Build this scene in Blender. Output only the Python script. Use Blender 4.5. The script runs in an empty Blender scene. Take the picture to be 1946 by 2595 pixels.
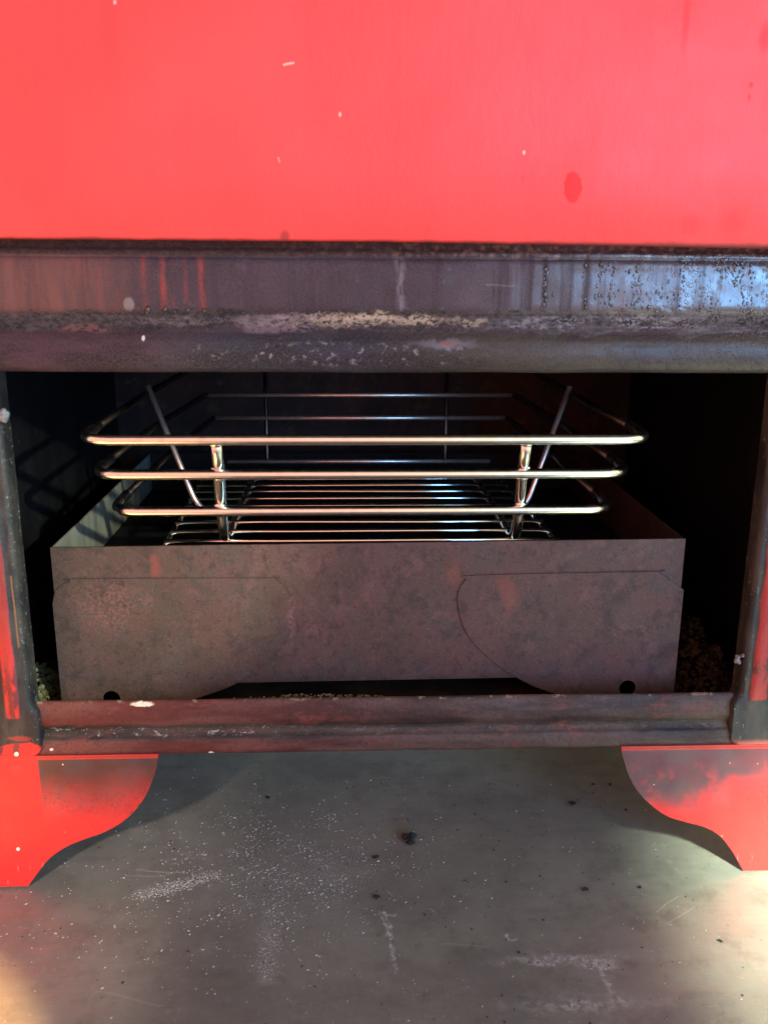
import bpy, bmesh, math, random
from mathutils import Vector, Matrix, noise
R = math.radians
random.seed(7)

# ------------------------------------------------------------------ camera, world, lamps, exposure
scene = bpy.context.scene
cam_d = bpy.data.cameras.new('camera')
cam = bpy.data.objects.new('camera', cam_d)
scene.collection.objects.link(cam)
cam_d.sensor_fit = 'VERTICAL'; cam_d.sensor_height = 36; cam_d.sensor_width = 27
cam_d.lens = 36 * 2300 / 2595
cam_d.clip_start = 0.01; cam_d.clip_end = 50
cam.matrix_world = (Matrix.Translation((0, -.46, .3476)) @ Matrix.Rotation(R(-2.5), 4, 'Z')
                    @ Matrix.Rotation(R(90 - 15.1), 4, 'X') @ Matrix.Rotation(R(.38), 4, 'Z'))
cam_d.dof.use_dof = True; cam_d.dof.focus_distance = .56; cam_d.dof.aperture_fstop = 11
scene.camera = cam

world = bpy.data.worlds.new('World'); scene.world = world; world.use_nodes = True
def world_nodes():
    """daylit surroundings behind the camera: warm on the left, pale on the right, dim above and behind the oven"""
    nt = world.node_tree; N = nt.nodes; L = nt.links
    bg = N['Background']; tc = N.new('ShaderNodeTexCoord'); sp = N.new('ShaderNodeSeparateXYZ')
    L.new(tc.outputs['Generated'], sp.inputs[0])
    def mr(sock, a, b, c, d):
        n = N.new('ShaderNodeMapRange'); n.interpolation_type = 'SMOOTHSTEP'; L.new(sock, n.inputs[0])
        for i, v in enumerate((a, b, c, d)): n.inputs[i + 1].default_value = v
        return n.outputs[0]
    def mul(p, q):
        n = N.new('ShaderNodeMath'); n.operation = 'MULTIPLY'; L.new(p, n.inputs[0]); L.new(q, n.inputs[1]); return n.outputs[0]
    def mix(f, p, q):
        n = N.new('ShaderNodeMix'); n.data_type = 'RGBA'; L.new(f, n.inputs[0])
        for i, c in ((6, p), (7, q)):
            if isinstance(c, tuple): n.inputs[i].default_value = (*c, 1)
            else: L.new(c, n.inputs[i])
        return n.outputs[2]
    x, y, z = sp.outputs
    belt = mul(mr(z, -.62, -.40, 0, 1), mr(z, .50, .80, 1, 0))
    front = mul(mr(y, -.05, -.45, 0, 1), belt)
    side = mix(mr(x, -.10, .30, 0, 1), WARM, PALE)
    col = mix(front, mix(belt, DIM, mix(mr(x, .10, .80, 0, 1), BACK, BACK_RIGHT)), side)
    L.new(col, bg.inputs[0]); bg.inputs[1].default_value = 1
WARM = (2.15, .82, .68); PALE = (1.62, 1.44, 1.00); DIM = (.07, .068, .064); BACK = (.85, .93, .80); BACK_RIGHT = (1.9, 1.85, 1.45)
world_nodes()

def area(name, loc, target, sx, sy, col, power):
    l = bpy.data.lights.new(name, 'AREA'); l.shape = 'RECTANGLE'; l.size = sx; l.size_y = sy
    l.color = col; l.energy = power
    o = bpy.data.objects.new(name, l); scene.collection.objects.link(o); o.location = loc
    o.rotation_euler = (Vector(target) - Vector(loc)).to_track_quat('-Z', 'Y').to_euler()
    return o
def spot(name, loc, target, angle, blend, col, power, rad=.02):
    l = bpy.data.lights.new(name, 'SPOT'); l.spot_size = R(angle); l.spot_blend = blend
    l.color = col; l.energy = power; l.shadow_soft_size = rad
    o = bpy.data.objects.new(name, l); scene.collection.objects.link(o); o.location = loc
    o.rotation_euler = (Vector(target) - Vector(loc)).to_track_quat('-Z', 'Y').to_euler()
    return o
area('blue_sky_fill', (1.05, -1.55, .52), (.15, 0, .36), .80, .75, (.14, .48, 1), 37)  # added light standing in for blue sky reflected in the lintel
spot('key_lamp', (.62, -.85, .62), (-.166, .080, .170), 9.5, .5, (.88, 1, .74), 80, .014)
spot('white_pool_fill', (.36, -.95, .80), (.378, -.110, 0), 19.5, .45, (.90, 1, .76), 600, .04)  # added spot, its cone shapes the bright patch right of the viewer's shadow
spot('orange_pool_fill', (-.62, -.55, .60), (-.350, -.255, 0), 28, .05, (1, .52, .20), 235, .008)  # added spot, its cone rim imitates the shadow edge at the left corner
spot('beige_pool_fill', (-.45, -1.10, .62), (-.30, -.12, 0), 21, .55, (1, .80, .68), 75, .03)  # added spot imitating the half-lit zone between orange corner and dark middle

scene.view_settings.view_transform = 'Standard'; scene.view_settings.look = 'None'
scene.view_settings.exposure = 0; scene.view_settings.gamma = 1
try: scene.view_settings.use_curve_mapping = False
except Exception: pass

# ------------------------------------------------------------------ node expression helpers
class V:
    def __init__(s, m, sock): s.m, s.s = m, sock
    def op(s, o, b=None, c=None):
        n = s.m.nt.nodes.new('ShaderNodeMath'); n.operation = o
        for i, x in enumerate((s, b, c)):
            if x is None: continue
            if isinstance(x, V): s.m.nt.links.new(x.s, n.inputs[i])
            else: n.inputs[i].default_value = x
        return V(s.m, n.outputs[0])
    def __add__(s, b): return s.op('ADD', b)
    def __radd__(s, b): return s.op('ADD', b)
    def __sub__(s, b): return s.op('SUBTRACT', b)
    def __rsub__(s, b): return (s.op('MULTIPLY', -1.0)).op('ADD', b)
    def __mul__(s, b): return s.op('MULTIPLY', b)
    def __rmul__(s, b): return s.op('MULTIPLY', b)
    def __truediv__(s, b): return s.op('DIVIDE', b)
    def max(s, b): return s.op('MAXIMUM', b)
    def min(s, b): return s.op('MINIMUM', b)
    def abs(s): return s.op('ABSOLUTE')
    def map(s, a, b, c=0., d=1., smooth=True):
        n = s.m.nt.nodes.new('ShaderNodeMapRange'); n.interpolation_type = 'SMOOTHSTEP' if smooth else 'LINEAR'
        n.clamp = True
        s.m.nt.links.new(s.s, n.inputs[0])
        for i, x in enumerate((a, b, c, d)): n.inputs[i + 1].default_value = x
        return V(s.m, n.outputs[0])

class Mat:
    def __init__(s, name):
        s.mat = bpy.data.materials.new(name); s.mat.use_nodes = True; s.nt = s.mat.node_tree
        s.bsdf = s.nt.nodes['Principled BSDF']
        tc = s.nt.nodes.new('ShaderNodeTexCoord'); s.p = tc.outputs['Object']
        sp = s.nt.nodes.new('ShaderNodeSeparateXYZ'); s.nt.links.new(s.p, sp.inputs[0])
        s.X, s.Y, s.Z = (V(s, o) for o in sp.outputs)
        s._warp = {}
    def vec(s, x, y, z):
        n = s.nt.nodes.new('ShaderNodeCombineXYZ')
        for i, v in enumerate((x, y, z)):
            if isinstance(v, V): s.nt.links.new(v.s, n.inputs[i])
            else: n.inputs[i].default_value = v
        return n.outputs[0]
    def noise(s, scale, detail=3, rough=.55, st=(1, 1, 1), off=0., lo=None, hi=None, dist=0.):
        n = s.nt.nodes.new('ShaderNodeTexNoise')
        mp = s.nt.nodes.new('ShaderNodeMapping'); mp.inputs['Scale'].default_value = st
        mp.inputs['Location'].default_value = (off, off * 1.7, off * .6)
        s.nt.links.new(s.p, mp.inputs[0]); s.nt.links.new(mp.outputs[0], n.inputs['Vector'])
        n.inputs['Scale'].default_value = scale; n.inputs['Detail'].default_value = detail
        n.inputs['Roughness'].default_value = rough; n.inputs['Distortion'].default_value = dist
        v = V(s, n.outputs[0])
        return v if lo is None else v.map(lo, hi)
    def vor(s, scale, st=(1, 1, 1), off=0.):
        n = s.nt.nodes.new('ShaderNodeTexVoronoi')
        mp = s.nt.nodes.new('ShaderNodeMapping'); mp.inputs['Scale'].default_value = st
        mp.inputs['Location'].default_value = (off, off, off)
        s.nt.links.new(s.p, mp.inputs[0]); s.nt.links.new(mp.outputs[0], n.inputs['Vector'])
        n.inputs['Scale'].default_value = scale
        return V(s, n.outputs['Distance']), V(s, n.outputs['Color'])
    def warp(s, amp, scale=60):
        k = (amp, scale)
        if k not in s._warp: s._warp[k] = ((s.noise(scale, 3, off=3.1) - .5) * amp, (s.noise(scale, 3, off=9.3) - .5) * amp)
        return s._warp[k]
    def blob(s, cx, cz, rx, rz, soft=.5, amp=.006, wscale=90, axes='XZ'):
        """1 inside an ellipse with a noisy edge, 0 outside"""
        a, b = getattr(s, axes[0]), getattr(s, axes[1]); wa, wb_ = s.warp(amp, wscale)
        da = (a + wa - cx) * (1 / rx); db = (b + wb_ - cz) * (1 / rz)
        d = (da * da + db * db).op('SQRT')
        return d.map(1 + soft, max(0, 1 - soft))
    def seg(s, x0, z0, x1, z1, w, soft=1., amp=.003, wscale=120, axes='XZ'):
        a, b = getattr(s, axes[0]), getattr(s, axes[1]); wa, wb_ = s.warp(amp, wscale)
        px, pz = a + wa - x0, b + wb_ - z0; dx, dz = x1 - x0, z1 - z0; L2 = dx * dx + dz * dz
        t = ((px * dx + pz * dz) * (1 / L2)).max(0).min(1)
        ex, ez = px - t * dx, pz - t * dz
        return (ex * ex + ez * ez).op('SQRT').map(w * (1 + soft), w * max(0, 1 - soft))
    def band(s, v, a, b, soft):
        return v.map(a - soft, a + soft) * v.map(b - soft, b + soft, 1., 0.)
    def mix(s, f, a, b):
        n = s.nt.nodes.new('ShaderNodeMix'); n.data_type = 'RGBA'; n.clamp_factor = True
        if isinstance(f, V): s.nt.links.new(f.s, n.inputs[0])
        else: n.inputs[0].default_value = f
        for i, c in ((6, a), (7, b)):
            if isinstance(c, tuple): n.inputs[i].default_value = (*c, 1)
            else: s.nt.links.new(c, n.inputs[i])
        return n.outputs[2]
    def finish(s, color, rough=.5, metal=0., height=None, strength=.5, dist=.001, spec=.5, coat=0., coat_rough=.1, aniso=0.):
        def st(name, v):
            if isinstance(v, V): s.nt.links.new(v.s, s.bsdf.inputs[name])
            else: s.bsdf.inputs[name].default_value = v
        if isinstance(color, tuple): s.bsdf.inputs['Base Color'].default_value = (*color, 1)
        else: s.nt.links.new(color, s.bsdf.inputs['Base Color'])
        st('Roughness', rough); st('Metallic', metal); st('Specular IOR Level', spec)
        st('Coat Weight', coat); st('Coat Roughness', coat_rough); st('Anisotropic', aniso)
        if height is not None:
            b = s.nt.nodes.new('ShaderNodeBump'); b.inputs['Strength'].default_value = strength
            b.inputs['Distance'].default_value = dist
            s.nt.links.new(height.s, b.inputs['Height']); s.nt.links.new(b.outputs[0], s.bsdf.inputs['Normal'])
        return s.mat

RED = (.74, .020, .016)
SOOT = (.012, .011, .012)

def m_panel():
    m = Mat('red_paint_panel')
    c = m.mix(m.noise(9, 3, off=2), (.82, .060, .052), (.76, .042, .036))
    streak = m.noise(30, 3, .6, (3.5, 1, .25), 1, .52, .72)
    c = m.mix(streak * .12, c, (.55, .012, .014))
    grain = m.noise(900, 2, .6, (1, 1, .6), 4)
    c = m.mix(m.noise(7, 4, .6, off=31, lo=.35, hi=.65) * .5, c, (.84, .078, .070))
    c = m.mix(grain.map(.35, .65) * .16, c, (.86, .07, .07))
    c = m.mix(m.noise(45, 4, .65, (1.6, 1, .7), 37, .60, .72) * .10, c, (.52, .02, .02))
    drop = m.blob(.1074, .3844, .0042, .0070, .14, .003, 300)
    drop = drop.max(m.blob(.1545, .4560, .0016, .012, .6, .002, 200) * .5)
    drop = drop.max(m.blob(.1875, .4298, .0010, .0012, .4, .001, 500) * .7).max(m.blob(.1872, .4245, .0008, .0016, .4, .001, 500) * .6)
    drop = drop.max(m.blob(.1915, .4500, .0022, .006, .6, .003, 300) * .6).max(m.blob(.165, .368, .006, .004, .7, .006, 300) * .35)
    drop = drop.max(m.blob(.0835, .3880, .0008, .0018, .6, .001, 500) * .4).max(m.blob(.185, .370, .006, .006, .7, .008, 300) * .3)
    c = m.mix(drop * .85, c, (.60, .010, .010))
    grease = m.blob(-.028, .3612, .0022, .0028, .5, .001, 400)
    edge = (m.Z + m.noise(60, 2, off=5) * .003).map(.3625, .3600)
    c = m.mix((grease * .6).max(edge * .85), c, (.10, .018, .014))
    chip = m.seg(-.0268, .4352, -.0225, .4360, .0004, .6, .0008, 500)
    for x, z in ((-.0017, .4148), (.0835, .3994), (-.1001, .4592)): chip = chip.max(m.blob(x, z, .0006, .0009, .5, .0008, 900))
    chip = chip.max(m.seg(-.0302, .3960, -.0296, .3942, .0003, .6, .0005, 500) * .6)
    c = m.mix(chip * .7, c, (.78, .58, .46))
    d, _ = m.vor(220, off=3)
    specks = d.map(.10, .06) * m.noise(25, 2, off=8, lo=.60, hi=.66)
    c = m.mix(specks * .7, c, (.35, .02, .02))
    h = grain * .5 + m.noise(240, 2, .5, (1, 1, .45), 6) * .7 + m.noise(20, 2, off=16) * 1.5
    rough = m.noise(20, 3, off=11).map(.3, .7, .50, .62) + drop * .1
    return m.finish(c, rough, 0, h, .30, .0006, .5)

def m_lintel():
    m = Mat('sooty_lintel')
    X, Z = m.X, m.Z
    big = m.noise(16, 4, .6, (1, 1, 1), 2)
    c = m.mix(big.map(.35, .65), (.026, .018, .022), (.044, .031, .037))
    left = X.map(-.085, -.135) * Z.map(.322, .328)
    c = m.mix(left * .85, c, m.mix(m.noise(40, 4, .6, (3, 1, .5), 5, .35, .65), (.17, .066, .046), (.10, .050, .042)))  # brown reflection at the left end painted into the colour
    c = m.mix(m.noise(60, 4, .65, (2.2, 1, .10), 7, .56, .70) * .5, c, (.040, .030, .030))
    c = m.mix(m.noise(70, 3, .65, (2.6, 1, .08), 17, .60, .70) * m.Z.map(.322, .326) * .35, c, (.115, .10, .115))
    up = m.band(Z, .3265, .353, .0012)
    for x, w, k in ((-.0968, .0010, .9), (-.0880, .0010, .95), (-.0774, .0008, .6), (-.0694, .0011, .9), (-.1190, .0007, .3), (-.1250, .0009, .35), (-.0835, .0008, .3)):
        c = m.mix(m.seg(x, .327, x - .0008, .356, w * 1.25, 1, .0030, 60) * up * (m.noise(130, 3, .7, (1, 1, .3), 66, .36, .60) * (k * .60)), c, (.34, .040, .022))
    c = m.mix(m.seg(.0278, .328, .0268, .351, .0018, 1, .0040, 110) * (m.noise(260, 3, .7, (1, 1, .4), 67, .36, .62) * .65), c, (.20, .18, .20))
    c = m.mix(m.blob(-.1054, .3293, .0026, .0032, .18, .001, 300) * .75, c, (.22, .20, .17))
    c = m.mix(m.seg(.1195, .3285, .1205, .352, .0013, .6, .0018, 120) * .85, c, (.030, .022, .018))
    c = m.mix(m.seg(.0995, .334, .0990, .3505, .0014, .6, .0030, 300) * .85, c, (.018, .014, .014))
    c = m.mix(m.seg(.0700, .3395, .0840, .3390, .0004, .9, .0020, 100) * .25, c, (.22, .20, .24))
    # droplets of tar on the right
    d, dc = m.vor(520, (1, 1, .7), 2)
    d2, _ = m.vor(300, (1, 1, .8), 7)
    strips = m.noise(60, 3, .6, (1.8, 1, .12), 3, .54, .60)
    tar = d.map(.34, .20) * strips * X.map(.090, .130)
    tar = tar.max(d.map(.42, .26) * X.map(.135, .185) * m.noise(40, 3, .6, off=4, lo=.38, hi=.52)).max(d2.map(.22, .14) * X.map(.10, .17))
    tar = tar * .35
    stk = (m.noise(48, 4, .65, (2.4, 1, .10), 27, .48, .70) * .7).max(m.seg(.1195, .3285, .1205, .3535, .0016, .9, .003, 120)).max(m.seg(.0992, .330, .0990, .352, .0012, .9, .004, 200)).max(m.noise(200, 4, .7, (1, 1, .5), 91, .55, .64) * X.map(.12, .17) * .7) * Z.map(.3262, .3280)
    c = m.mix(tar * .8, c, (.016, .014, .016))
    c = m.mix(m.noise(48, 4, .65, (2.4, 1, .10), 27, .52, .70) * X.map(.06, .11) * Z.map(.3262, .3280) * .6, c, (.014, .012, .013))
    c = m.mix(m.noise(90, 4, .7, (1, 1, 1), 29, .58, .70) * .35, c, (.10, .085, .095))
    # thin line of brown burnt sealant under the panel
    seal = Z.map(.3520, .3530)
    c = m.mix(seal, c, m.mix(m.noise(300, 3, off=2, lo=.46, hi=.64) * (X.map(-.05, .10) * .7 + .2), (.030, .016, .012), (.15, .085, .045)))
    # rough weld / crust along the groove
    g = m.band(Z + m.warp(.012, 45)[0] + m.warp(.006, 160)[1], .3170, .3258, .0016)
    grit = m.noise(420, 4, .75, (.8, 1, 1.3), 12)
    c = m.mix(g, c, m.mix(grit.map(.38, .62), (.016, .014, .013), (.062, .052, .047)))
    c = m.mix(g * m.noise(22, 4, .6, (1, 1, 2), 51, .48, .64) * .7, c, (.014, .012, .011))
    c = m.mix(g * m.noise(30, 4, .6, (1, 1, 2), 61, .56, .68) * .55, c, (.13, .115, .11))
    for x, z, rx, rz, col, k in ((.004, .3225, .024, .0028, (.40, .33, .22), .95), (.038, .3218, .012, .0026, (.36, .30, .20), .9), (-.036, .3195, .018, .0040, (.17, .125, .145), .75),
                                 (.062, .3212, .010, .0022, (.30, .25, .18), .75), (-.024, .3240, .012, .0020, (.26, .20, .22), .7), (.100, .3210, .022, .0024, (.17, .18, .19), .8),
                                 (-.128, .3170, .014, .0022, (.20, .085, .06), .6), (.150, .3225, .018, .002, (.22, .22, .21), .7), (-.075, .3215, .030, .0020, (.13, .11, .11), .8),
                                 (-.010, .3210, .040, .0020, (.24, .20, .17), .4)):
        b = m.blob(x, z, rx, rz, .35, .010, 110) * grit.map(.40, .52)
        c = m.mix(b * k, c, col)
    # rolled lip
    lip = Z.map(.3165, .3145)
    c = m.mix(lip, c, m.mix(X.map(.00, .06), m.mix(X.map(-.05, -.12), (.022, .025, .032), (.055, .030, .034)), (.036, .033, .022)))
    c = m.mix(lip * m.noise(26, 4, .6, (.6, 1, 2.2), 21, .42, .58) * .65, c, (.012, .010, .010))
    c = m.mix(lip * m.noise(300, 4, .7, (.7, 1, 1), 31, .57, .64) * m.blob(-.004, .3060, .075, .0050, .5, .01) * .7, c, (.22, .19, .19))
    c = m.mix(m.blob(.0500, .3108, .013, .0022, .8, .010, 160) * .55, c, (.17, .18, .20))
    c = m.mix(m.blob(.0510, .3110, .0036, .0008, .9, .004, 300) * .7, c, (.24, .045, .03))
    c = m.mix(m.blob(-.0990, .3130, .0008, .0013, .3, .001), c, (.6, .58, .52))
    grain = m.noise(1100, 3, .6, off=6)
    c = m.mix(grain.map(.3, .7) * .22, c, (.15, .12, .12))
    rough = (m.noise(48, 4, .65, (2.4, 1, .10), 27, .48, .70) * .12 + m.noise(90, 4, .7, (1, 1, .4), 36, .40, .60) * .14 - .06 + m.noise(60, 3, off=4).map(.3, .7, .46, .60) - X.map(.07, .17) * .22).max(g * .75).max(lip * .46) - tar * .22
    h = grit * g * 1.6 + tar * .9 + grain * .10 + m.noise(120, 3, off=9) * .12
    return m.finish(c, rough, 0, h, .6, .0010, X.map(.03, .15, .20, 1.0) * (1 - stk * .80) * (1 - lip * .62))

def m_frame(name, kind):
    """sooty red frame: jambs, sill and feet"""
    m = Mat(name); X, Z = m.X, m.Z
    grain = m.noise(900, 3, .7, off=3)
    red = m.mix(m.noise(14, 3, off=2), (.74, .022, .018), (.60, .016, .014))
    dark = m.mix(m.noise(50, 4, .6, off=6, lo=.35, hi=.65), (.020, .017, .016), (.060, .050, .044))
    dd, _ = m.vor(900, off=4)
    pits = m.noise(520, 3, .7, off=14, lo=.52, hi=.62)
    if kind == 'sill':
        v = Z + m.warp(.004, 40)[0]
        soot_dark = m.band(v, .0905, .1030, .0022)
        left = X.map(.10, -.06)
        soot_dark = soot_dark.max(X.map(-.02, .14) * (m.noise(14, 4, .6, (.5, 1, 1), 5).map(.30, .55) * .35 + .60))
        soot_dark = soot_dark.max(Z.map(.1125, .1150) * .6).max(m.blob(-.155, .104, .020, .006, .6) * .8)
        soot_dark = soot_dark.max(m.noise(30, 4, .6, (.4, 1, 1.6), 15, .42, .66) * .70).max(X.map(-.14, .08, .90, .99))
        c = m.mix(soot_dark, red, m.mix(m.noise(38, 4, .6, (.4, 1, 2), 8, .40, .62), (.020, .016, .013), (.058, .040, .031)))
        c = m.mix(m.noise(60, 5, .7, (.5, 1, 1.5), 41, .54, .66) * .5, c, (.16, .040, .028))
        ash = m.noise(420, 4, .8, (.6, 1, 1.1), 19, .57, .63) * m.band(v, .0945, .0995, .0012) * (X.map(-.02, -.08) * .9 + .18)
        c = m.mix(ash, c, (.33, .31, .29))
        c = m.mix(m.blob(-.1126, .1134, .0062, .0013, .25, .0025, 260), c, (.62, .52, .40))
        c = m.mix(m.band(m.Z, .1142, .1160, .0004) * m.noise(110, 4, .75, off=5, lo=.54, hi=.62) * .8, c, (.20, .14, .09))
        for x, z, r in ((-.0761, .0838, .0016), (-.1634, .0881, .0009)):
            c = m.mix(m.blob(x, z, r, r * .8, .3, .0012, 500), c, (.75, .66, .52))
        c = m.mix(pits * .35, c, (.016, .012, .010))
        h = grain * .5 + soot_dark * m.noise(300, 3, off=4) + ash * .8
        return m.finish(c, m.noise(50, 3, off=4).map(.3, .7, .44, .64), 0, h, .55, .0008, .25)
    if kind == 'jamb_left':
        w = m.warp(.0016, 60)[0]
        strip = m.band(X + w, -.1846, -.1784, .0012) * Z.map(.1075, .1100) * Z.map(.215, .20)
        core = m.band(X + m.warp(.004, 160)[0], -.1835, -.1800, .0010) * Z.map(.190, .12) * .8
        tab = m.blob(-.1795, .0872, .0130, .0062, .12, .005, 110)
        soot_dark = 1 - strip.max(tab)
        soot_dark = soot_dark.max(core).max(pits * .6).max(Z.map(.11, .19, .25, .75)).max(m.noise(70, 4, .7, (1.5, 1, .5), 33, .50, .62) * .85)
        c = m.mix(soot_dark, red, m.mix(m.noise(60, 4, .6, (2, 1, .6), 8, .38, .62), (.010, .010, .011), (.034, .028, .024)))
        c = m.mix(m.blob(-.1795, .0960, .006, .0014, .4, .004, 150) * .75, c, (.28, .03, .02))
        c = m.mix(m.seg(-.1748, .150, -.1752, .190, .0004, .7, .001, 90) * .7, c, (.20, .10, .05))
        c = m.mix(m.blob(-.1820, .0866, .0011, .0014, .25, .001, 400), c, (.80, .70, .52))
        c = m.mix(m.noise(420, 4, .8, off=3, lo=.60, hi=.66) * X.map(-.1745, -.1725) * .7, c, (.22, .24, .22))
    elif kind == 'jamb_right':
        w = m.warp(.0022, 60)[0]
        strip = m.band(X + w, .2272, .2360, .0010) * Z.map(.1125, .1160) * Z.map(.23, .19)
        soot_dark = (1 - strip).max(pits * .6).max(.62).max(m.noise(70, 4, .7, (1.5, 1, .5), 33, .52, .64) * .9)
        c = m.mix(soot_dark, red, m.mix(m.noise(60, 4, .6, (2, 1, .6), 8, .38, .62), (.009, .008, .008), (.032, .025, .021)))
        c = m.mix(m.Z.map(.0895, .0860) * .6, c, (.42, .10, .08))
        c = m.mix(m.noise(380, 4, .8, (1, 1, .6), 3, .62, .67) * m.band(X, .215, .226, .002) * .8, c, (.24, .21, .15))
    else:
        left = kind == 'foot_left'
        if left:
            c0 = m.band(X, -.1712, -.09, .0010)  # darker inward from a sharp edge in line with the jamb
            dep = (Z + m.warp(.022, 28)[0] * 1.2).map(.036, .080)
            soot_dark = c0 * (dep * .80 + .19)
            soot_dark = soot_dark.max(m.band(Z, .0770, .0822, .0020) * c0 * .85)
            soot_dark = soot_dark.max(c0 * Z.map(.030, .060) * m.noise(120, 5, .75, off=44, lo=.50, hi=.64) * .8)
            soot_dark = soot_dark.max(c0 * (Z + m.warp(.02, 40)[1]).map(.03, .055) * m.noise(620, 3, .75, off=14, lo=.52, hi=.60) * .85)
            soot_dark = soot_dark.max(m.blob(-.1830, .0765, .0035, .0030, .5, .006, 260) * .35)
        else:
            dep = (Z + m.warp(.034, 26)[0] * 1.3 - X.map(.19, .27) * .022).map(.038, .060)
            soot_dark = dep * .93
            soot_dark = soot_dark.max(m.blob(.206, .060, .016, .016, .6, .02, 40) * .75) * (1 - m.noise(70, 5, .7, off=24, lo=.50, hi=.66) * Z.map(.080, .060) * .35)
            soot_dark = soot_dark.max(Z.map(.03, .055) * m.noise(620, 3, .75, off=14, lo=.56, hi=.64) * .6)
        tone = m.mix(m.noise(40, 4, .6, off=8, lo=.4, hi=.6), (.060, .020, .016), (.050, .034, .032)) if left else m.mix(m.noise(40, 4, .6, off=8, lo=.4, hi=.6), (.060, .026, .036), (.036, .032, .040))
        c = m.mix(soot_dark, red, tone)
        c = m.mix(m.band(Z, .0826, .0850, .0003) * .8, c, (.50, .03, .02))
        d, _ = m.vor(130, off=6)
        c = m.mix(d.map(.075, .045) * m.noise(30, 2, off=5, lo=.52, hi=.58), c, (.74, .50, .42))
        if left: c = m.mix(m.blob(-.1872, .0262, .0010, .0010, .3, .001, 500), c, (.8, .66, .55))
        c = m.mix(m.noise(90, 3, .7, (3, 1, .5), 9, .60, .68) * Z.map(.022, .008) * .5, c, (.78, .22, .18))
        c = m.mix(Z.map(.0022, .0006) * .8, c, (.06, .012, .012))
    h = grain * .6 + m.noise(200, 3, off=5) * .5
    return m.finish(c, m.noise(50, 3, off=4).map(.3, .7, .36, .56), 0, h, .35 if 'foot' in kind else .8, .0007, .35)

def m_tray(name='scorched_steel', k=1.):
    m = Mat(name); X, Z = m.X, m.Z
    a = m.noise(22, 4, .6, off=1); b = m.noise(70, 5, .7, off=7)
    c = m.mix(a.map(.34, .66), (.105 * k, .066 * k, .050 * k), (.140 * k, .074 * k, .062 * k))
    c = m.mix(b.map(.50, .66) * .70, c, (.052 * k, .042 * k, .036 * k))
    c = m.mix(m.noise(38, 5, .72, off=57, lo=.52, hi=.64) * .45, c, (.085 * k, .080 * k, .070 * k))
    c = m.mix(m.noise(55, 5, .7, off=17, lo=.54, hi=.66) * .60, c, (.185 * k, .098 * k, .085 * k))
    c = m.mix(m.noise(210, 4, .75, off=71, lo=.54, hi=.64) * .45, c, (.040 * k, .026 * k, .022 * k))
    c = m.mix(m.noise(800, 3, .7, off=3, lo=.50, hi=.64) * .34, c, (.030, .019, .015))
    c = m.mix(m.noise(640, 3, .7, off=33, lo=.56, hi=.68) * .32, c, (.21 * k, .15 * k, .125 * k))
    c = m.mix(m.seg(-.1079, .1790, -.1077, .1870, .0022, .9, .006, 160) * .50, c, (.22, .045, .035))
    c = m.mix(m.seg(.0960, .1590, .0915, .1710, .0042, .9, .010, 90) * .30, c, (.24, .07, .04))
    c = m.mix(m.blob(.0623, .1765, .0050, .0070, .8, .008, 120) * .30, c, (.22, .06, .035))
    c = m.mix(m.seg(-.0870, .1730, -.0780, .1660, .0022, .8, .008, 160) * .55, c, (.040, .036, .032))
    c = m.mix(m.blob(-.0395, .1590, .0040, .0050, .7, .008, 200) * .5, c, (.040, .024, .020))
    c = m.mix(m.blob(.1265, .1480, .0050, .0042, .9, .008, 200) * .45, c, (.040, .024, .022))
    c = m.mix(m.blob(-.135, .160, .018, .014, .8, .010, 60) * m.noise(500, 3, .7, off=23, lo=.45, hi=.60) * .55, c, (.20, .085, .075))
    c = m.mix(m.blob(-.0320, .150, .0016, .014, .7, .006, 90) * m.noise(400, 3, .7, off=4, lo=.42, hi=.56) * .55, c, (.24, .11, .10))
    h = m.noise(700, 4, .7, off=2) * .7 + b * .9 + m.noise(13, 2, off=6) * 9
    return m.finish(c, a.map(.3, .7, .52, .68), .15, h, .5, .0006, .3)

def m_tray_inside():
    m = Mat('tray_inside_steel')
    c = m.mix(m.noise(45, 4, .6, (1, 1, .2), 3, .35, .65), (.17, .15, .12), (.33, .31, .25))
    c = m.mix(m.noise(110, 4, .7, (1, 1, .2), 9, .55, .68) * .6, c, (.07, .045, .032))
    return m.finish(c, .5, .35, m.noise(500, 3, off=2), .3, .0005)

def m_soot(name, tint=(.004, .004, .005), tint2=(.010, .008, .009), rough=.6):
    m = Mat(name)
    c = m.mix(m.noise(30, 4, .6, (1, 1, .5), 2, .35, .7), tint, tint2)
    c = m.mix(m.noise(220, 4, .8, (1, 1, .6), 12, .63, .70) * .45, c, (.07, .065, .06))
    return m.finish(c, rough, 0, m.noise(300, 4, .7, off=5), .6, .001, .12)

def m_back():
    m = Mat('rusty_back_wall')
    c = m.mix(m.noise(28, 5, .65, (1, 1, .5), 2, .40, .62), (.010, .004, .004), (.030, .010, .007))
    c = m.mix(m.noise(60, 4, .7, off=9, lo=.56, hi=.66) * .7, c, (.05, .026, .012))
    return m.finish(c, .65, 0, m.noise(300, 4, .7, off=5), .6, .001, .3)

def m_chrome():
    m = Mat('polished_wire')
    c = m.mix(m.noise(120, 3, .6, off=3, lo=.5, hi=.75) * .4, (.70, .70, .62), (.50, .46, .40))
    return m.finish(c, m.noise(300, 2, off=4).map(.3, .7, .15, .24), 1.)

def m_shaded_wire():
    m = Mat('shaded_wire')
    c = m.mix(m.noise(60, 3, .6, off=3, lo=.4, hi=.65), (.10, .075, .065), (.05, .035, .03))  # dark copy of the wire, shade on side and rear wires painted in
    return m.finish(c, .34, 1.)

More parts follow.
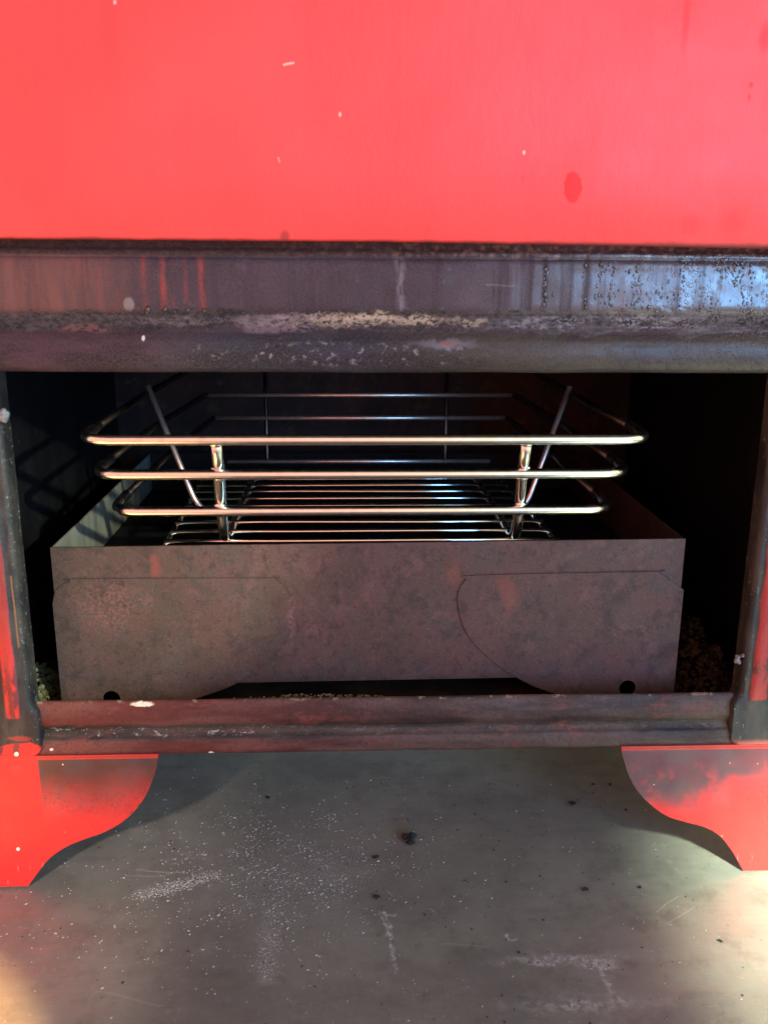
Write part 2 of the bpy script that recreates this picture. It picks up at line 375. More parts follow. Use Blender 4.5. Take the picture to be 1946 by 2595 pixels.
def m_table():
    m = Mat('brushed_steel_top'); X, Y = m.X, m.Y
    ax = 'XY'
    brush = m.noise(110, 3, .6, (.5, 5, 1), 2)
    cloud = m.noise(9, 4, .6, (1, 1, 1), 3)
    c = m.mix(cloud.map(.3, .7), (.215, .228, .198), (.300, .308, .268))
    c = m.mix(brush.map(.45, .70) * .07, c, (.48, .46, .42))
    grime = m.noise(24, 4, .6, off=6, lo=.45, hi=.66) * .5
    c = m.mix(grime, c, (.135, .125, .110))
    c = m.mix(m.noise(60, 5, .72, off=46, lo=.50, hi=.68) * .35, c, (.12, .105, .090))
    c = m.mix(m.noise(130, 5, .75, off=49, lo=.54, hi=.68) * .30, c, (.36, .35, .32))
    mid_shade = m.blob(.00, .02, .15, .085, .75, .03, 18, ax)                  # painted shade: the table's dark middle under the viewer's shadow
    c = m.mix(mid_shade * .55, c, (.125, .108, .096))
    # chalky smears and wiped ash
    dust = m.noise(1000, 3, .8, off=4, lo=.50, hi=.62)
    brk = m.noise(260, 4, .75, off=77, lo=.40, hi=.60)
    sm = m.seg(.0205, -.0310, .0226, -.0500, .0012, 1, .006, 160, ax).max(m.seg(.0222, -.0500, .0246, -.0740, .0009, 1, .007, 160, ax) * .6)
    sm = sm.max(m.seg(.0175, -.0310, .0270, -.0325, .0008, 1, .006, 200, ax) * .45)
    sm = sm.max(m.blob(.110, -.0690, .026, .0030, 1, .014, 90, ax) * .42).max(m.blob(.1270, -.0715, .008, .0040, 1, .012, 120, ax) * .5).max(m.seg(.1290, -.0760, .1350, -.1000, .0018, 1, .010, 110, ax) * .32)
    sm = sm.max(m.blob(.112, -.098, .028, .0050, 1, .018, 80, ax) * .28).max(m.seg(.0850, -.0500, .0885, -.0530, .0013, 1, .006, 200, ax) * .55)
    sm = (sm * 2.0).min(1) * brk
    ash = m.blob(-.036, .010, .060, .040, .9, .030, 30, ax) * .25
    ash = ash.max(m.seg(-.0420, -.0300, -.0420, -.0750, .006, .9, .010, 60, ax) * .45).max(m.seg(-.118, -.0100, -.080, .0060, .0042, .8, .008, 80, ax) * .55)
    ash = ash.max(m.blob(-.015, .002, .030, .020, .9, .02, 40, ax) * .45)
    c = m.mix((sm * (dust * .6 + .4)).max(ash * dust), c, (.62, .62, .64))
    scr = None
    for x0, y0, x1, y1, w, k in ((.172, -.034, .190, -.022, .0002, .35), (.176, -.043, .196, -.031, .00018, .30), (-.125, -.082, -.090, -.092, .0005, .12),
                                 (-.125, .012, -.098, .009, .0006, .22), (-.130, .006, -.108, .0065, .0004, .18), (.05, -.055, .075, -.058, .0004, .12)):
        q = m.seg(x0, y0, x1, y1, w, 1, .0060, 45, ax) * k
        scr = q if scr is None else scr.max(q)
    c = m.mix(scr, c, (.70, .70, .62))
    strk = m.noise(60, 5, .7, (1.2, .5, 1), 40, .62, .68) * m.blob(.150, .105, .04, .03, .5, .01, 60, ax)
    c = m.mix(strk * .5, c, (.10, .075, .05))
    fine = m.noise(1500, 3, .7, off=8)
    c = m.mix(fine.map(.56, .70) * .28, c, (.06, .055, .05))
    d, col = m.vor(420, off=3)
    c = m.mix(d.map(.12, .07) * m.noise(40, 3, off=21, lo=.50, hi=.60) * .8, c, (.035, .028, .022))
    rough = cloud.map(.3, .7, .40, .52) + m.noise(75, 5, .7, (.6, 1.6, 1), 63, .40, .62) * .12 + sm * .3 + ash * .35 + grime * .08 + mid_shade * .04
    metal = .48 - (sm.max(ash) * .4).max(mid_shade * .35).max(grime * .4)
    h = brush * .5 + fine * .3
    return m.finish(c, rough, metal, h, .12, .0004, .5)

def m_simple(name, a, b, scale=300, rough=.8, bump=.5):
    m = Mat(name)
    c = m.mix(m.noise(scale, 4, .7, off=2, lo=.35, hi=.65), a, b)
    return m.finish(c, rough, 0, m.noise(scale * 3, 3, off=5), bump, .0005, .3)

# ------------------------------------------------------------------ object helpers
def tag(o, label=None, cat=None, group=None, kind=None):
    for k, v in (('label', label), ('category', cat), ('group', group), ('kind', kind)):
        if v: o[k] = v
    return o
def empty(name, loc, label, cat):
    o = bpy.data.objects.new(name, None); o.empty_display_size = .02
    scene.collection.objects.link(o); o.location = loc
    return tag(o, label, cat)
def build(name, bm, mat, parent=None, smooth=False, bevel=0., seg=2, weld=True):
    """link bm (world coordinates) as one mesh object; coordinates stay world-aligned with the parent at its base"""
    if weld: bmesh.ops.remove_doubles(bm, verts=bm.verts, dist=1e-6)
    bmesh.ops.recalc_face_normals(bm, faces=bm.faces)
    me = bpy.data.meshes.new(name); bm.to_mesh(me); bm.free()
    if smooth:
        for p in me.polygons: p.use_smooth = True
    o = bpy.data.objects.new(name, me); scene.collection.objects.link(o)
    for mt in (mat if isinstance(mat, list) else [mat]): me.materials.append(mt)
    if parent is not None:
        o.parent = parent; o.matrix_parent_inverse = Matrix.Translation(-Vector(parent.location))
    if bevel:
        b = o.modifiers.new('bevel', 'BEVEL'); b.width = bevel; b.segments = seg; b.limit_method = 'ANGLE'; b.angle_limit = R(35)
    return o
def box(bm, x0, x1, y0, y1, z0, z1):
    vs = [bm.verts.new((x, y, z)) for x in (x0, x1) for y in (y0, y1) for z in (z0, z1)]
    for f in ((0, 1, 3, 2), (4, 6, 7, 5), (0, 4, 5, 1), (2, 3, 7, 6), (0, 2, 6, 4), (1, 5, 7, 3)):
        bm.faces.new([vs[i] for i in f])
def plate(bm, outline, y0, y1, hole=None, nh=32):
    """outline: (x, z) points; solid sheet between y0 and y1, optional round hole (cx, cz, r)"""
    import mathutils.geometry as g
    loops = [[Vector((x, z, 0)) for x, z in outline]]
    if hole: loops.append([Vector((hole[0] + hole[2] * math.cos(2 * math.pi * i / nh), hole[1] + hole[2] * math.sin(2 * math.pi * i / nh), 0)) for i in range(nh)])
    pts = [p for l in loops for p in l]
    tris = g.tessellate_polygon(loops)
    fr = [bm.verts.new((p.x, y0, p.y)) for p in pts]; bk = [bm.verts.new((p.x, y1, p.y)) for p in pts]
    for t in tris:
        try: bm.faces.new([fr[i] for i in t]); bm.faces.new([bk[i] for i in reversed(t)])
        except ValueError: pass
    s = 0
    for l in loops:
        n = len(l)
        for i in range(n):
            a, b = s + i, s + (i + 1) % n
            bm.faces.new((fr[a], fr[b], bk[b], bk[a]))
        s += n
def smooth_line(pts, n=8):
    """Catmull-Rom through points"""
    P = [Vector(p) for p in pts]; out = []
    for i in range(len(P) - 1):
        p0 = P[max(i - 1, 0)]; p1 = P[i]; p2 = P[i + 1]; p3 = P[min(i + 2, len(P) - 1)]
        for k in range(n):
            t = k / n
            out.append(.5 * ((2 * p1) + (p2 - p0) * t + (2 * p0 - 5 * p1 + 4 * p2 - p3) * t * t + (3 * p1 - p0 - 3 * p2 + p3) * t ** 3))
    out.append(P[-1]); return [tuple(v) for v in out]
def rounded(pts, r, n=6, closed=False):
    P = [Vector(p) for p in pts]; out = []; N = len(P)
    for i in range(N):
        if not closed and i in (0, N - 1): out.append(P[i]); continue
        a, b, c = P[i - 1], P[i], P[(i + 1) % N]
        rr = min(r, (a - b).length * .45, (c - b).length * .45)
        s = b + (a - b).normalized() * rr; e = b + (c - b).normalized() * rr
        for k in range(n + 1):
            t = k / n
            out.append((1 - t) ** 2 * s + 2 * t * (1 - t) * b + t * t * e)
    return out
def tube(bm, pts, r, seg=14, closed=False, caps=True):
    P = [Vector(p) for p in pts]; N = len(P); rings = []; up = None
    for i in range(N):
        if closed: t = (P[(i + 1) % N] - P[i - 1]).normalized()
        else: t = (P[min(i + 1, N - 1)] - P[max(i - 1, 0)]).normalized()
        if up is None:
            up = Vector((0, 0, 1)) if abs(t.z) < .9 else Vector((0, 1, 0))
        up = (up - t * up.dot(t)).normalized(); s = t.cross(up)
        rings.append([bm.verts.new(P[i] + (up * math.cos(a) + s * math.sin(a)) * r) for a in (2 * math.pi * k / seg for k in range(seg))])
    for i in range(N if closed else N - 1):
        A, B = rings[i], rings[(i + 1) % N]
        for k in range(seg): bm.faces.new((A[k], A[(k + 1) % seg], B[(k + 1) % seg], B[k]))
    if caps and not closed: bm.faces.new(rings[0]); bm.faces.new(list(reversed(rings[-1])))
def sweep_x(bm, prof, x0, x1, n=120, wob=.0, fr=30, wx=None):
    """profile of (y, z) points extruded along x with slight wobble"""
    rows = []
    for i in range(n + 1):
        x = x0 + (x1 - x0) * i / n; row = []
        for y, z in prof:
            d = noise.noise(Vector((x * fr, y * 90, z * 90)))
            e = noise.noise(Vector((x * fr * 4, y * 300, z * 300 + 5)))
            dz = wx(x, z) if wx else 0
            row.append(bm.verts.new((x, y + wob * (d + .5 * e), z + wob * .6 * d + dz)))
        rows.append(row)
    for a, b in zip(rows, rows[1:]):
        for k in range(len(prof) - 1): bm.faces.new((a[k], b[k], b[k + 1], a[k + 1]))

# ------------------------------------------------------------------ setting: the table top
bm = bmesh.new()
box(bm, -.75, .80, -.62, .75, -.03, 0)
tag(build('table_surface', bm, m_table(), bevel=.004), kind='structure')

# ------------------------------------------------------------------ the red oven
oven = empty('red_oven', (.025, .17, 0), 'red painted steel oven with a sooty open mouth standing on a brushed steel table', 'oven')
MS = m_soot('soot_and_shade_steel')
XL, XR = -.171, .2205
# upper front panel: a painted sheet with a folded bottom edge
bm = bmesh.new()
prof = [(-.0040, .3606), (-.0090, .3592), (-.0110, .3595), (-.0120, .3606), (-.0122, .40), (-.0122, .60)]
sweep_x(bm, prof, -.32, .36, 60, .00012, 12, lambda x, z: (-.0018 * max(0, (x - .0187) / .186)) * (1 if z < .41 else 0))
build('front_panel', bm, m_panel(), oven, True)
# lintel
def arc(cy, cz, r, a0, a1, n):
    return [(cy + r * math.cos(R(a0 + (a1 - a0) * i / n)), cz + r * math.sin(R(a0 + (a1 - a0) * i / n))) for i in range(n + 1)]
bm = bmesh.new()
prof = [(.0040, .3700), (.0035, .3565), (.0008, .3545), (.0004, .3528), (.0022, .3520), (.0008, .3505), (0, .345), (0, .336), (0, .3275), (.0012, .3255), (.0026, .3240), (.0022, .3222), (.0032, .3205), (.0038, .3188),
        (.0024, .3172), (.0002, .3150), (-.0018, .3120), (-.0028, .3085), (-.0029, .3050), (-.0022, .3012), (-.0006, .2980), (.0014, .2964), (.0032, .2960), (.0300, .2990)]
fine = []
for (a, b) in zip(prof, prof[1:]):
    k = 3 if abs(b[1] - a[1]) > .001 else 1
    for i in range(k): fine.append((a[0] + (b[0] - a[0]) * i / k, a[1] + (b[1] - a[1]) * i / k))
fine.append(prof[-1])
sweep_x(bm, fine, -.30, .34, 640, .00045, 34)
build('lintel', bm, m_lintel(), oven, True)
# sill
bm = bmesh.new()
prof = [(.0060, .1000), (.0050, .1130), (.0042, .1150), (.0034, .1154), (.0026, .1150), (.0018, .1138), (.0006, .1080), (.0002, .1030), (.0011, .1005), (.0022, .0985), (.0024, .0965), (.0012, .0945), (-.0004, .0930), (-.0010, .0900), (-.0010, .0850), (-.0002, .0838), (.0060, .0836), (.0240, .0838)]
fine = []
for (a, b) in zip(prof, prof[1:]):
    for i in range(3): fine.append((a[0] + (b[0] - a[0]) * i / 3, a[1] + (b[1] - a[1]) * i / 3))
fine.append(prof[-1])
sweep_x(bm, fine, -.24, .29, 420, .00032, 30)
build('sill', bm, m_frame('sill_paint', 'sill'), oven, True)
# jambs: pressed strips lapping over the sill ends with a rounded lower corner
def jamb(side, kind):
    bm = bmesh.new()
    s = side; xi = XL if s < 0 else XR
    def px_(d): return xi + s * d
    ys = [(0, .004), (.0006, .0004), (.0016, -.0016), (.0040, -.0024), (.0056, -.0020), (.0064, -.0030), (.0090, -.0038), (.0125, -.0038), (.0148, -.0030), (.0165, -.0022), (.020, -.0026), (.060, -.0026)]
    n = 90; z0, z1 = .0855, .33; rad = .0065; rows = []
    for i in range(n + 1):
        z = z0 + (z1 - z0) * (i / n) ** 1.6
        row = []
        ins = 0
        if z < z0 + rad: ins = rad - math.sqrt(max(0, rad ** 2 - (z0 + rad - z) ** 2))
        lowk = min(1, max(0, (z - .1105) / .006))               # the lower tab is flat, the pressing starts above the sill
        for d, y in ys:
            yy = y * lowk + (-.0030 if d > 0 else .002) * (1 - lowk)
            w = noise.noise(Vector((z * 40, d * 300, s * 3))) * .0004
            row.append(bm.verts.new((px_(max(d, ins) + (w if d else w * .7)) - s * .003 * (1 - lowk) * (1 if d < .002 else 0), yy + w, z)))
        rows.append(row)
    for a, b in zip(rows, rows[1:]):
        for k in range(len(ys) - 1): bm.faces.new((a[k], b[k], b[k + 1], a[k + 1]))
    # turned-in return
    back = [bm.verts.new((r[0].co.x - s * .0005, .007, r[0].co.z)) for r in rows]
    for i in range(n): bm.faces.new((rows[i][0], back[i], back[i + 1], rows[i + 1][0]))
    back2 = [bm.verts.new((v.co.x, .006, v.co.z - .0002)) for v in rows[0]]
    for k in range(len(ys) - 1): bm.faces.new((rows[0][k], rows[0][k + 1], back2[k + 1], back2[k]))
    return build('jamb', bm, m_frame(kind, kind), oven, True)
jl = jamb(-1, 'jamb_left'); jr = jamb(1, 'jamb_right')
tag(jl, 'left jamb with a bright red bared strip'); tag(jr, 'right jamb, sooty with a dark red strip')
# foot plates with ogee cut edges
footL = smooth_line([(-.1050, .0838), (-.1054, .0800), (-.1072, .0735), (-.1126, .0603), (-.1196, .0501), (-.1280, .0421), (-.1389, .0357), (-.1497, .0317), (-.1605, .0268), (-.1703, .0194), (-.1777, .0101), (-.1839, .0015)], 5)
footR = smooth_line([(.1560, .0838), (.1566, .0800), (.1579, .0764), (.1614, .0669), (.1676, .0563), (.1765, .0467), (.1868, .0392), (.1982, .0352), (.2096, .0315), (.2187, .0258), (.2266, .0162), (.2316, .0082), (.2355, .0015)], 5)
footL = [(x, z) for x, z, *_ in [tuple(p) + (0,) for p in footL]]; footR = [(x, z) for x, z, *_ in [tuple(p) + (0,) for p in footR]]
for pts, outer, kind, lab in ((footL, -.30, 'foot_left', 'left foot plate, brighter red at the outer end'), (footR, .35, 'foot_right', 'right foot plate with smoke darkened upper edge')):
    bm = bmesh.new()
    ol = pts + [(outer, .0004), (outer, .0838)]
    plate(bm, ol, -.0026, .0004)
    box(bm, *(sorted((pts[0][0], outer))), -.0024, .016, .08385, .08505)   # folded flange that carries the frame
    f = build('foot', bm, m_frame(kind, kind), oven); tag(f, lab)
    b2 = bmesh.new(); s = -1 if kind == 'foot_left' else 1
    plate(b2, ol, .352, .355)
    build('rear_foot', b2, m_simple('dull_red_' + kind, (.42, .02, .016), (.20, .02, .016), 60, .5, .1), oven)
# firebox
def wall(name, mat, *b, bev=0):
    bm = bmesh.new(); box(bm, *b); return build(name, bm, mat, oven, bevel=bev)
wall('side_wall', MS, -.203, -.201, .006, .345, .090, .37)
wall('side_wall', MS, .255, .257, .006, .345, .090, .37)
wall('back_wall', m_back(), -.203, .257, .345, .347, .090, .37)
wall('roof_sheet', MS, -.203, .257, .006, .345, .370, .372)
wall('oven_floor', m_soot('sooty_floor', (.018, .015, .012), (.050, .042, .028), .85), -.203, .257, .008, .345, .0870, .0895)
wall('outer_side', m_simple('red_side_paint', (.70, .02, .016), (.55, .016, .014), 40, .45, .1), -.3005, -.298, .006, .36, .0852, .60)
wall('outer_side', m_simple('red_side_paint_right', (.70, .02, .016), (.55, .016, .014), 40, .45, .1), .348, .3505, .006, .36, .0852, .60)
wall('base_sheet', m_simple('base_galvanised', (.20, .20, .19), (.30, .30, .28), 30, .5, .1), -.2975, .3475, .026, .36, .0840, .0856)
# weld blob and ash lump on the jambs
def lump(bm, c, r, s=(1, 1, 1), sub=3, amp=.3, fr=500, seed=0):
    g = bmesh.ops.create_icosphere(bm, subdivisions=sub, radius=1)
    for v in g['verts']:
        d = 1 + amp * noise.noise(v.co * 1.7 + Vector((seed * 3.1, seed, 0))) + amp * .5 * noise.noise(v.co * 4 + Vector((seed, 0, 5)))
        v.co = Vector((v.co.x * s[0] * r * d, v.co.y * s[1] * r * d, v.co.z * s[2] * r * d)) + Vector(c)
bm = bmesh.new(); lump(bm, (-.1702, -.0030, .2750), .0032, (1, .6, 1.15), 3, .25, seed=2)
build('weld_bead', bm, m_simple('weld_grey', (.12, .13, .13), (.26, .27, .26), 500, .35, .8), oven, True)
bm = bmesh.new()
for k in range(9): lump(bm, (.2190 + random.uniform(-.0018, .0016), .000 + random.uniform(-.001, .001), .1378 + random.uniform(-.0026, .0026)), random.uniform(.0008, .0017), (1, 1, 1), 2, .4, seed=k)
build('ash_lump', bm, m_simple('ash_grey', (.10, .08, .07), (.26, .24, .22), 900, .9, .8), oven, True)

# ------------------------------------------------------------------ the scorched steel tray
tray = empty('steel_tray', (.016, .167, .092), 'brown scorched steel tray with wavy bracket feet standing inside the oven mouth', 'tray')
MT = m_tray(k=.62); MTI = m_tray_inside(); MTD = m_tray('shaded_scorched_steel', .42)
TL, TR, TF, TB, TT = -.1660, .1962, .035, .300, .1952
def tz(x): return .1940 + (x - TL) / (TR - TL) * .0030
bm = bmesh.new()                                                  # front sheet, its top edge very slightly bowed
N = 60; ol = [(TL + (TR - TL) * i / N, tz(TL + (TR - TL) * i / N) + .0002 * noise.noise(Vector((i * .5, 0, 0)))) for i in range(N + 1)]
ol = ol + [(TR, .1115), (.12, .1110), (-.06, .1098), (TL, .1098)]
plate(bm, ol, TF, TF + .0014); build('front_sheet', bm, MT, tray, bevel=.0002, seg=1)
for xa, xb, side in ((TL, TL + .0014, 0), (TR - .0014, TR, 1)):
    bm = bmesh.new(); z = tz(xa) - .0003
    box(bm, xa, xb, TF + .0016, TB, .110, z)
    o = build('side_sheet', bm, [MTI if side == 0 else MTD], tray, bevel=.0002, seg=1)  # left sheet in lit steel colour, right in a darker copy for shade
bm = bmesh.new(); box(bm, TL + .0016, TR - .0016, TB - .0014, TB, .110, .1945); build('back_sheet', bm, MS, tray)  # black colour here stands in for deep shade at the tray's rear
bm = bmesh.new(); box(bm, TL + .0016, TR - .0016, TF + .0016, TB - .0016, .1112, .1124); build('bottom_sheet', bm, MS, tray)
for xa, xb in ((TL + .0016, -.098), (.118, TR - .0016)):          # narrow ledges that carry the basket
    bm = bmesh.new(); box(bm, xa, xb, TF + .012, TB - .002, .1620, .1632); build('ledge', bm, MS, tray)
brL = smooth_line([(-.1660, .1660), (-.1635, .1700), (-.1560, .1750), (-.1520, .1756), (-.0480, .1753), (-.0400, .1738), (-.0345, .1690), (-.0320, .1610), (-.0318, .1500), (-.0350, .1390), (-.0420, .1285), (-.0510, .1196), (-.0672, .1086), (-.0884, .1006), (-.1013, .0970), (-.1060, .0920)], 5)
brR = smooth_line([(.1335, .0920), (.1290, .0985), (.1180, .1030), (.1093, .1068), (.0934, .1166), (.0788, .1295), (.0702, .1409), (.0656, .1546), (.0650, .1656), (.0692, .1733), (.0760, .1760), (.1780, .1774), (.1820, .1768), (.1976, .1660)], 5)
brL = [(p[0], p[1]) for p in brL] + [(-.1672, .0905), (-.1672, .1600)]
brR = brR and [(p[0], p[1]) for p in brR] + [(.1976, .0905)]
brL[-3] = (-.1062, .0905); brR[0] = (.1345, .0905)
for ol, hole in ((brL, (-.1381, .1010, .0050)), (brR, (.1690, .1035, .0050))):
    bm = bmesh.new(); plate(bm, ol, TF - .0011, TF - .0001, hole, 40)
    build('bracket_foot', bm, MT, tray, bevel=.0004, seg=2)
    bm = bmesh.new(); plate(bm, ol[:], TB + .0001, TB + .0016)
    build('bracket_foot', bm, MT, tray)

# ------------------------------------------------------------------ the wire basket
bask = empty('wire_basket', (.012, .14, .175), 'shiny chrome wire basket with three thick front rails sitting in the brown tray', 'basket')
MC = m_chrome(); MH = m_shaded_wire()
MS2 = m_simple('lit_satin_wire', (.84, .72, .64), (.70, .56, .48), 200, .34, .02); MS2.node_tree.nodes['Principled BSDF'].inputs['Metallic'].default_value = .90  # bright warm copy of the wire, light on struts and rear rails painted in
def wire(name, pts, r, mat=MC, rad=.0, closed=False, seg=14):
    p = rounded(pts, rad, 8, closed) if rad else [Vector(q) for q in pts]
    bm = bmesh.new(); tube(bm, p, r, seg, closed); return build(name, bm, mat, bask, True)
#        front z, Y, xl, xr | side support z, xl, xr | rear z, xl, xr
rings = ((.2612, .0040, -.1360, .1600, .2680, -.1275, .1485, .2745, -.112, .137),
         (.2396, .0190, -.1345, .1550, .2482, -.1215, .1430, .2524, -.106, .131),
         (.2154, .0330, -.1300, .1510, .2286, -.1150, .1365, .2347, -.101, .126))
for zf, yf, xl, xr, zs, sl, sr, zr, rl, rr in rings:
    # heavy front bar with its bent-back ends, then the thinner side and rear wire of the same level
    wire('front_rail', [(xl + .001, yf + .034, zf + .0016), (xl, yf, zf), (xr, yf, zf), (xr - .001, yf + .034, zf + .0016)], .00285, MC, .016)
    wire('side_rail', [(xl + .001, yf + .030, zf + .0016), (sl, .130, zs), (rl, .238, zr)], .0021, MH, .012)
    wire('side_rail', [(rr, .238, zr), (sr, .130, zs), (xr - .001, yf + .030, zf + .0016)], .0021, MH, .012)
    wire('rear_rail', [(rl, .238, zr), (rr, .238, zr)], .0017, MS2)
for z, xl, xr in ((.2175, -.095, .119), (.1999, -.092, .114)):
    wire('rear_rail', [(xl, .240, z), (xr, .240, z)], .0016, MS2)
for xt, xb in ((-.0671, -.0700), (.0955, .0995)):
    wire('front_upright', [(xt, .0086, .2612), (xt + (xb - xt) * .5, .0245, .2390), (xb, .0385, .2154), (xb, .0475, .1960), (xb, .060, .1908), (xb, .235, .1908)], .0032, MC, .006)
for x in (-.0613, .0788):
    wire('rear_upright', [(x, .2335, .1908), (x, .2435, .1960), (x, .2435, .3010)], .0015, MH, .004)
for pts in ([(-.1266, .130, .2730), (-.0985, .1215, .1985), (-.0900, .1200, .1905), (.02, .1200, .1902)], [(.1469, .130, .2730), (.1215, .1215, .1985), (.1140, .1200, .1905), (.02, .1200, .1902)]):
    wire('side_support', pts, .0018, MS2, .006)
for i in range(10):
    y = .0486 + i * .02
    j = [random.uniform(-.0006, .0006) for _ in range(6)]
    wire('floor_rod', [(-.1048 - i * .0003 + j[4] * 2, y + j[0], .1930), (-.03, y + j[1], .1930 + j[2] * .6), (.05, y + j[3], .1930), (.1262 - i * .0010 + j[5] * 2, y + j[2], .1930)], .0016, MC, seg=10)
wire('floor_bar', [(-.1050, .046, .1904), (-.1078, .236, .1904)], .0016, MC); wire('floor_bar', [(.1250, .046, .1904), (.1170, .236, .1904)], .0016, MC)

for xt, xb in ((-.0671, -.0700), (.0955, .0995)):
    for t, y, z in ((.02, .0075, .2582), (.5, .0225, .2366), (1, .0365, .2126), (.5, .0205, .2424), (1, .0345, .2184)):
        bm = bmesh.new(); lump(bm, (xt + (xb - xt) * t + random.uniform(-.0006, .0006), y, z), .0026, (1.25, .8, .7), 3, .22, seed=int(z * 1e4))
        build('weld_bead', bm, MC, bask, True)

# ------------------------------------------------------------------ crumbs and ash
def chip(bm, x, y, z, r, s, seed, sub=1, amp=.35, rot=0):
    g = bmesh.ops.create_icosphere(bm, subdivisions=sub, radius=1); c, sn = math.cos(rot), math.sin(rot)
    for v in g['verts']:
        d = 1 + amp * 1.6 * noise.noise(v.co * 1.9 + Vector((seed * 1.7, seed * .3, seed)))
        p = Vector((v.co.x * s[0], v.co.y * s[1], v.co.z * s[2])) * r * d
        v.co = Vector((p.x * c - p.y * sn + x, p.x * sn + p.y * c + y, p.z + z))
M_OL = m_simple('dried_crumb', (.045, .038, .018), (.20, .18, .085), 260, .9, .8)
M_BR = m_simple('burnt_crumb_brown', (.010, .008, .004), (.036, .028, .012), 200, .95, .8)
M_WH = m_simple('pale_grit_glints', (.30, .30, .28), (.55, .54, .50), 500, .5, .4)
M_BK = m_simple('charred_black', (.010, .010, .011), (.028, .026, .026), 600, .6, .9)
def pile(name, label, mat, cx, cy, rx, ry, h, n, r0, r1):
    bm = bmesh.new()
    for k in range(n):
        a = random.uniform(0, 2 * math.pi); q = math.sqrt(random.random())
        x = cx + rx * q * math.cos(a); y = cy + ry * q * math.sin(a)
        hh = h * (1 - q ** 1.4) * (1 + .6 * noise.noise(Vector((x * 90, y * 90, 3))))
        r = random.uniform(r0, r1)
        chip(bm, x, y, .0895 + hh * random.uniform(.6, 1), r, (1, random.uniform(.7, 1.2), random.uniform(.6, 1)), k, 1, .4, random.uniform(0, 6))
    return tag(build(name, bm, mat, weld=False, smooth=False), label, 'crumbs', None, 'stuff')
pile('crumb_heap', 'olive green crumbs heaped in the left corner of the oven floor', M_OL, -.188, .055, .013, .035, .022, 420, .0008, .0024)
pile('crumb_heap', 'dark brown crumbs heaped beside the right side of the tray', M_BR, .222, .075, .026, .050, .036, 1300, .0008, .0024)
bm = bmesh.new()
for k in range(800):
    x = random.gauss(-.02, .055); y = random.uniform(.0052, .013)
    if not -.16 < x < .17: continue
    r = random.uniform(.0003, .0008)
    chip(bm, x, y, .0900 + (.0265 - (y - .0055) * .5) * max(0, (1 - abs(x + .02) ** 2 / .15 ** 2)) * random.uniform(.80, 1), r, (1.2, 1, .7), k, 1, .4, random.uniform(0, 6))
tag(build('crumb_strip', bm, M_OL, weld=False), 'pale green crumbs lying along the inner edge of the sill below the tray', 'crumbs', None, 'stuff')
pe = bmesh.new(); lump(pe, (-.1775, .018, .1085), .0038, (1.15, 1, .85), 3, .3, seed=5)
tag(build('dried_pea', pe, m_simple('pea_skin', (.13, .14, .05), (.24, .24, .10), 200, .6, .4), smooth=True), 'single round pale green crumb in the lower left corner of the oven mouth', 'crumb')

bm = bmesh.new()
for k in range(4200):                                             # fine pale grit, many chips standing for glints, left of centre
    if random.random() < .75:
        x, y = random.gauss(-.045, .045), random.gauss(.012, .040)
    else: x, y = random.uniform(-.19, .20), random.uniform(-.11, .11)
    if y > .16: continue
    if noise.noise(Vector((x * 45, y * 60, 2))) + .6 * noise.noise(Vector((x * 150, y * 150, 7))) < random.uniform(-.35, .25): continue
    r = abs(random.gauss(0, .00015)) + .00011
    chip(bm, x, y, r * .3, r, (random.uniform(1, 2.4), random.uniform(.7, 1.1), .55), k, 1, .3, random.gauss(.5, .45))
for k in range(420):
    t = random.random(); x = -.120 + t * .045 + random.gauss(0, .004); y = -.012 + t * .018 + random.gauss(0, .0030)
    r = random.uniform(.00012, .00038)
    chip(bm, x, y, r * .3, r, (random.uniform(1, 2.0), random.uniform(.7, 1.1), .6), k, 1, .3, random.gauss(.5, .45))
for k in range(260):
    t = random.random(); x = -.040 + random.gauss(0, .0045); y = .004 - t * .078 + random.gauss(0, .003)
    r = random.uniform(.00010, .00032)
    chip(bm, x, y, r * .3, r, (random.uniform(1, 2.0), random.uniform(.7, 1.1), .6), k, 1, .3, random.gauss(.5, .45))
tag(build('pale_grit_glints', bm, M_WH, weld=False), 'fine pale ash grit and glints scattered over the steel table in front of the oven', 'grit', None, 'stuff')
bm = bmesh.new()
for k in range(480):
    x, y = random.uniform(-.19, .21), random.uniform(-.115, .12)
    if random.random() < .5: x = random.gauss(.09, .06)
    r = abs(random.gauss(0, .0002)) + .00012
    chip(bm, x, y, r * .3, r, (random.uniform(.8, 1.5), 1, .6), k, 1, .4, random.uniform(0, 6))
tag(build('black_grit', bm, M_BK, weld=False), 'fine black char specks scattered over the steel table', 'grit', None, 'stuff')

flakes = ((-.0540, .0853, .0022, 'black flake on the steel table under the oven sill, left of centre'),
          (.0384, .0354, .0058, 'largest flaky black char lump in the middle of the steel table'),
          (.0173, .0192, .0021, 'small black flake just left below the largest char lump'),
          (.0167, -.0174, .0024, 'flat bluish black flake above the chalky smear at table centre'),
          (.1512, .0722, .0025, 'round black crumb beside the right foot plate under the sill'),
          (.1716, .0952, .0013, 'tiny dark crumb under the oven near the right foot plate top'),
          (.1832, .0948, .0011, 'tiny dark crumb touching the back of the right foot plate'),
          (.1850, .0640, .0013, 'small brown crumb at the curved edge of the right foot plate'),
          (.1378, -.0147, .0021, 'upright black flake on the table right of centre'),
          (.1698, -.0140, .0018, 'small black crumb just left of the right foot plate tip'),
          (.1990, -.0583, .0017, 'black crumb on the bright right side of the steel table'),
          (-.0236, -.0690, .0010, 'small dark crumb on the table left of the chalky smear'),
          (.0992, .0980, .0010, 'tiny dark crumb under the middle of the oven sill'),
          (.1950, -.0960, .0012, 'dark crumb on the bright lower right part of the table'))
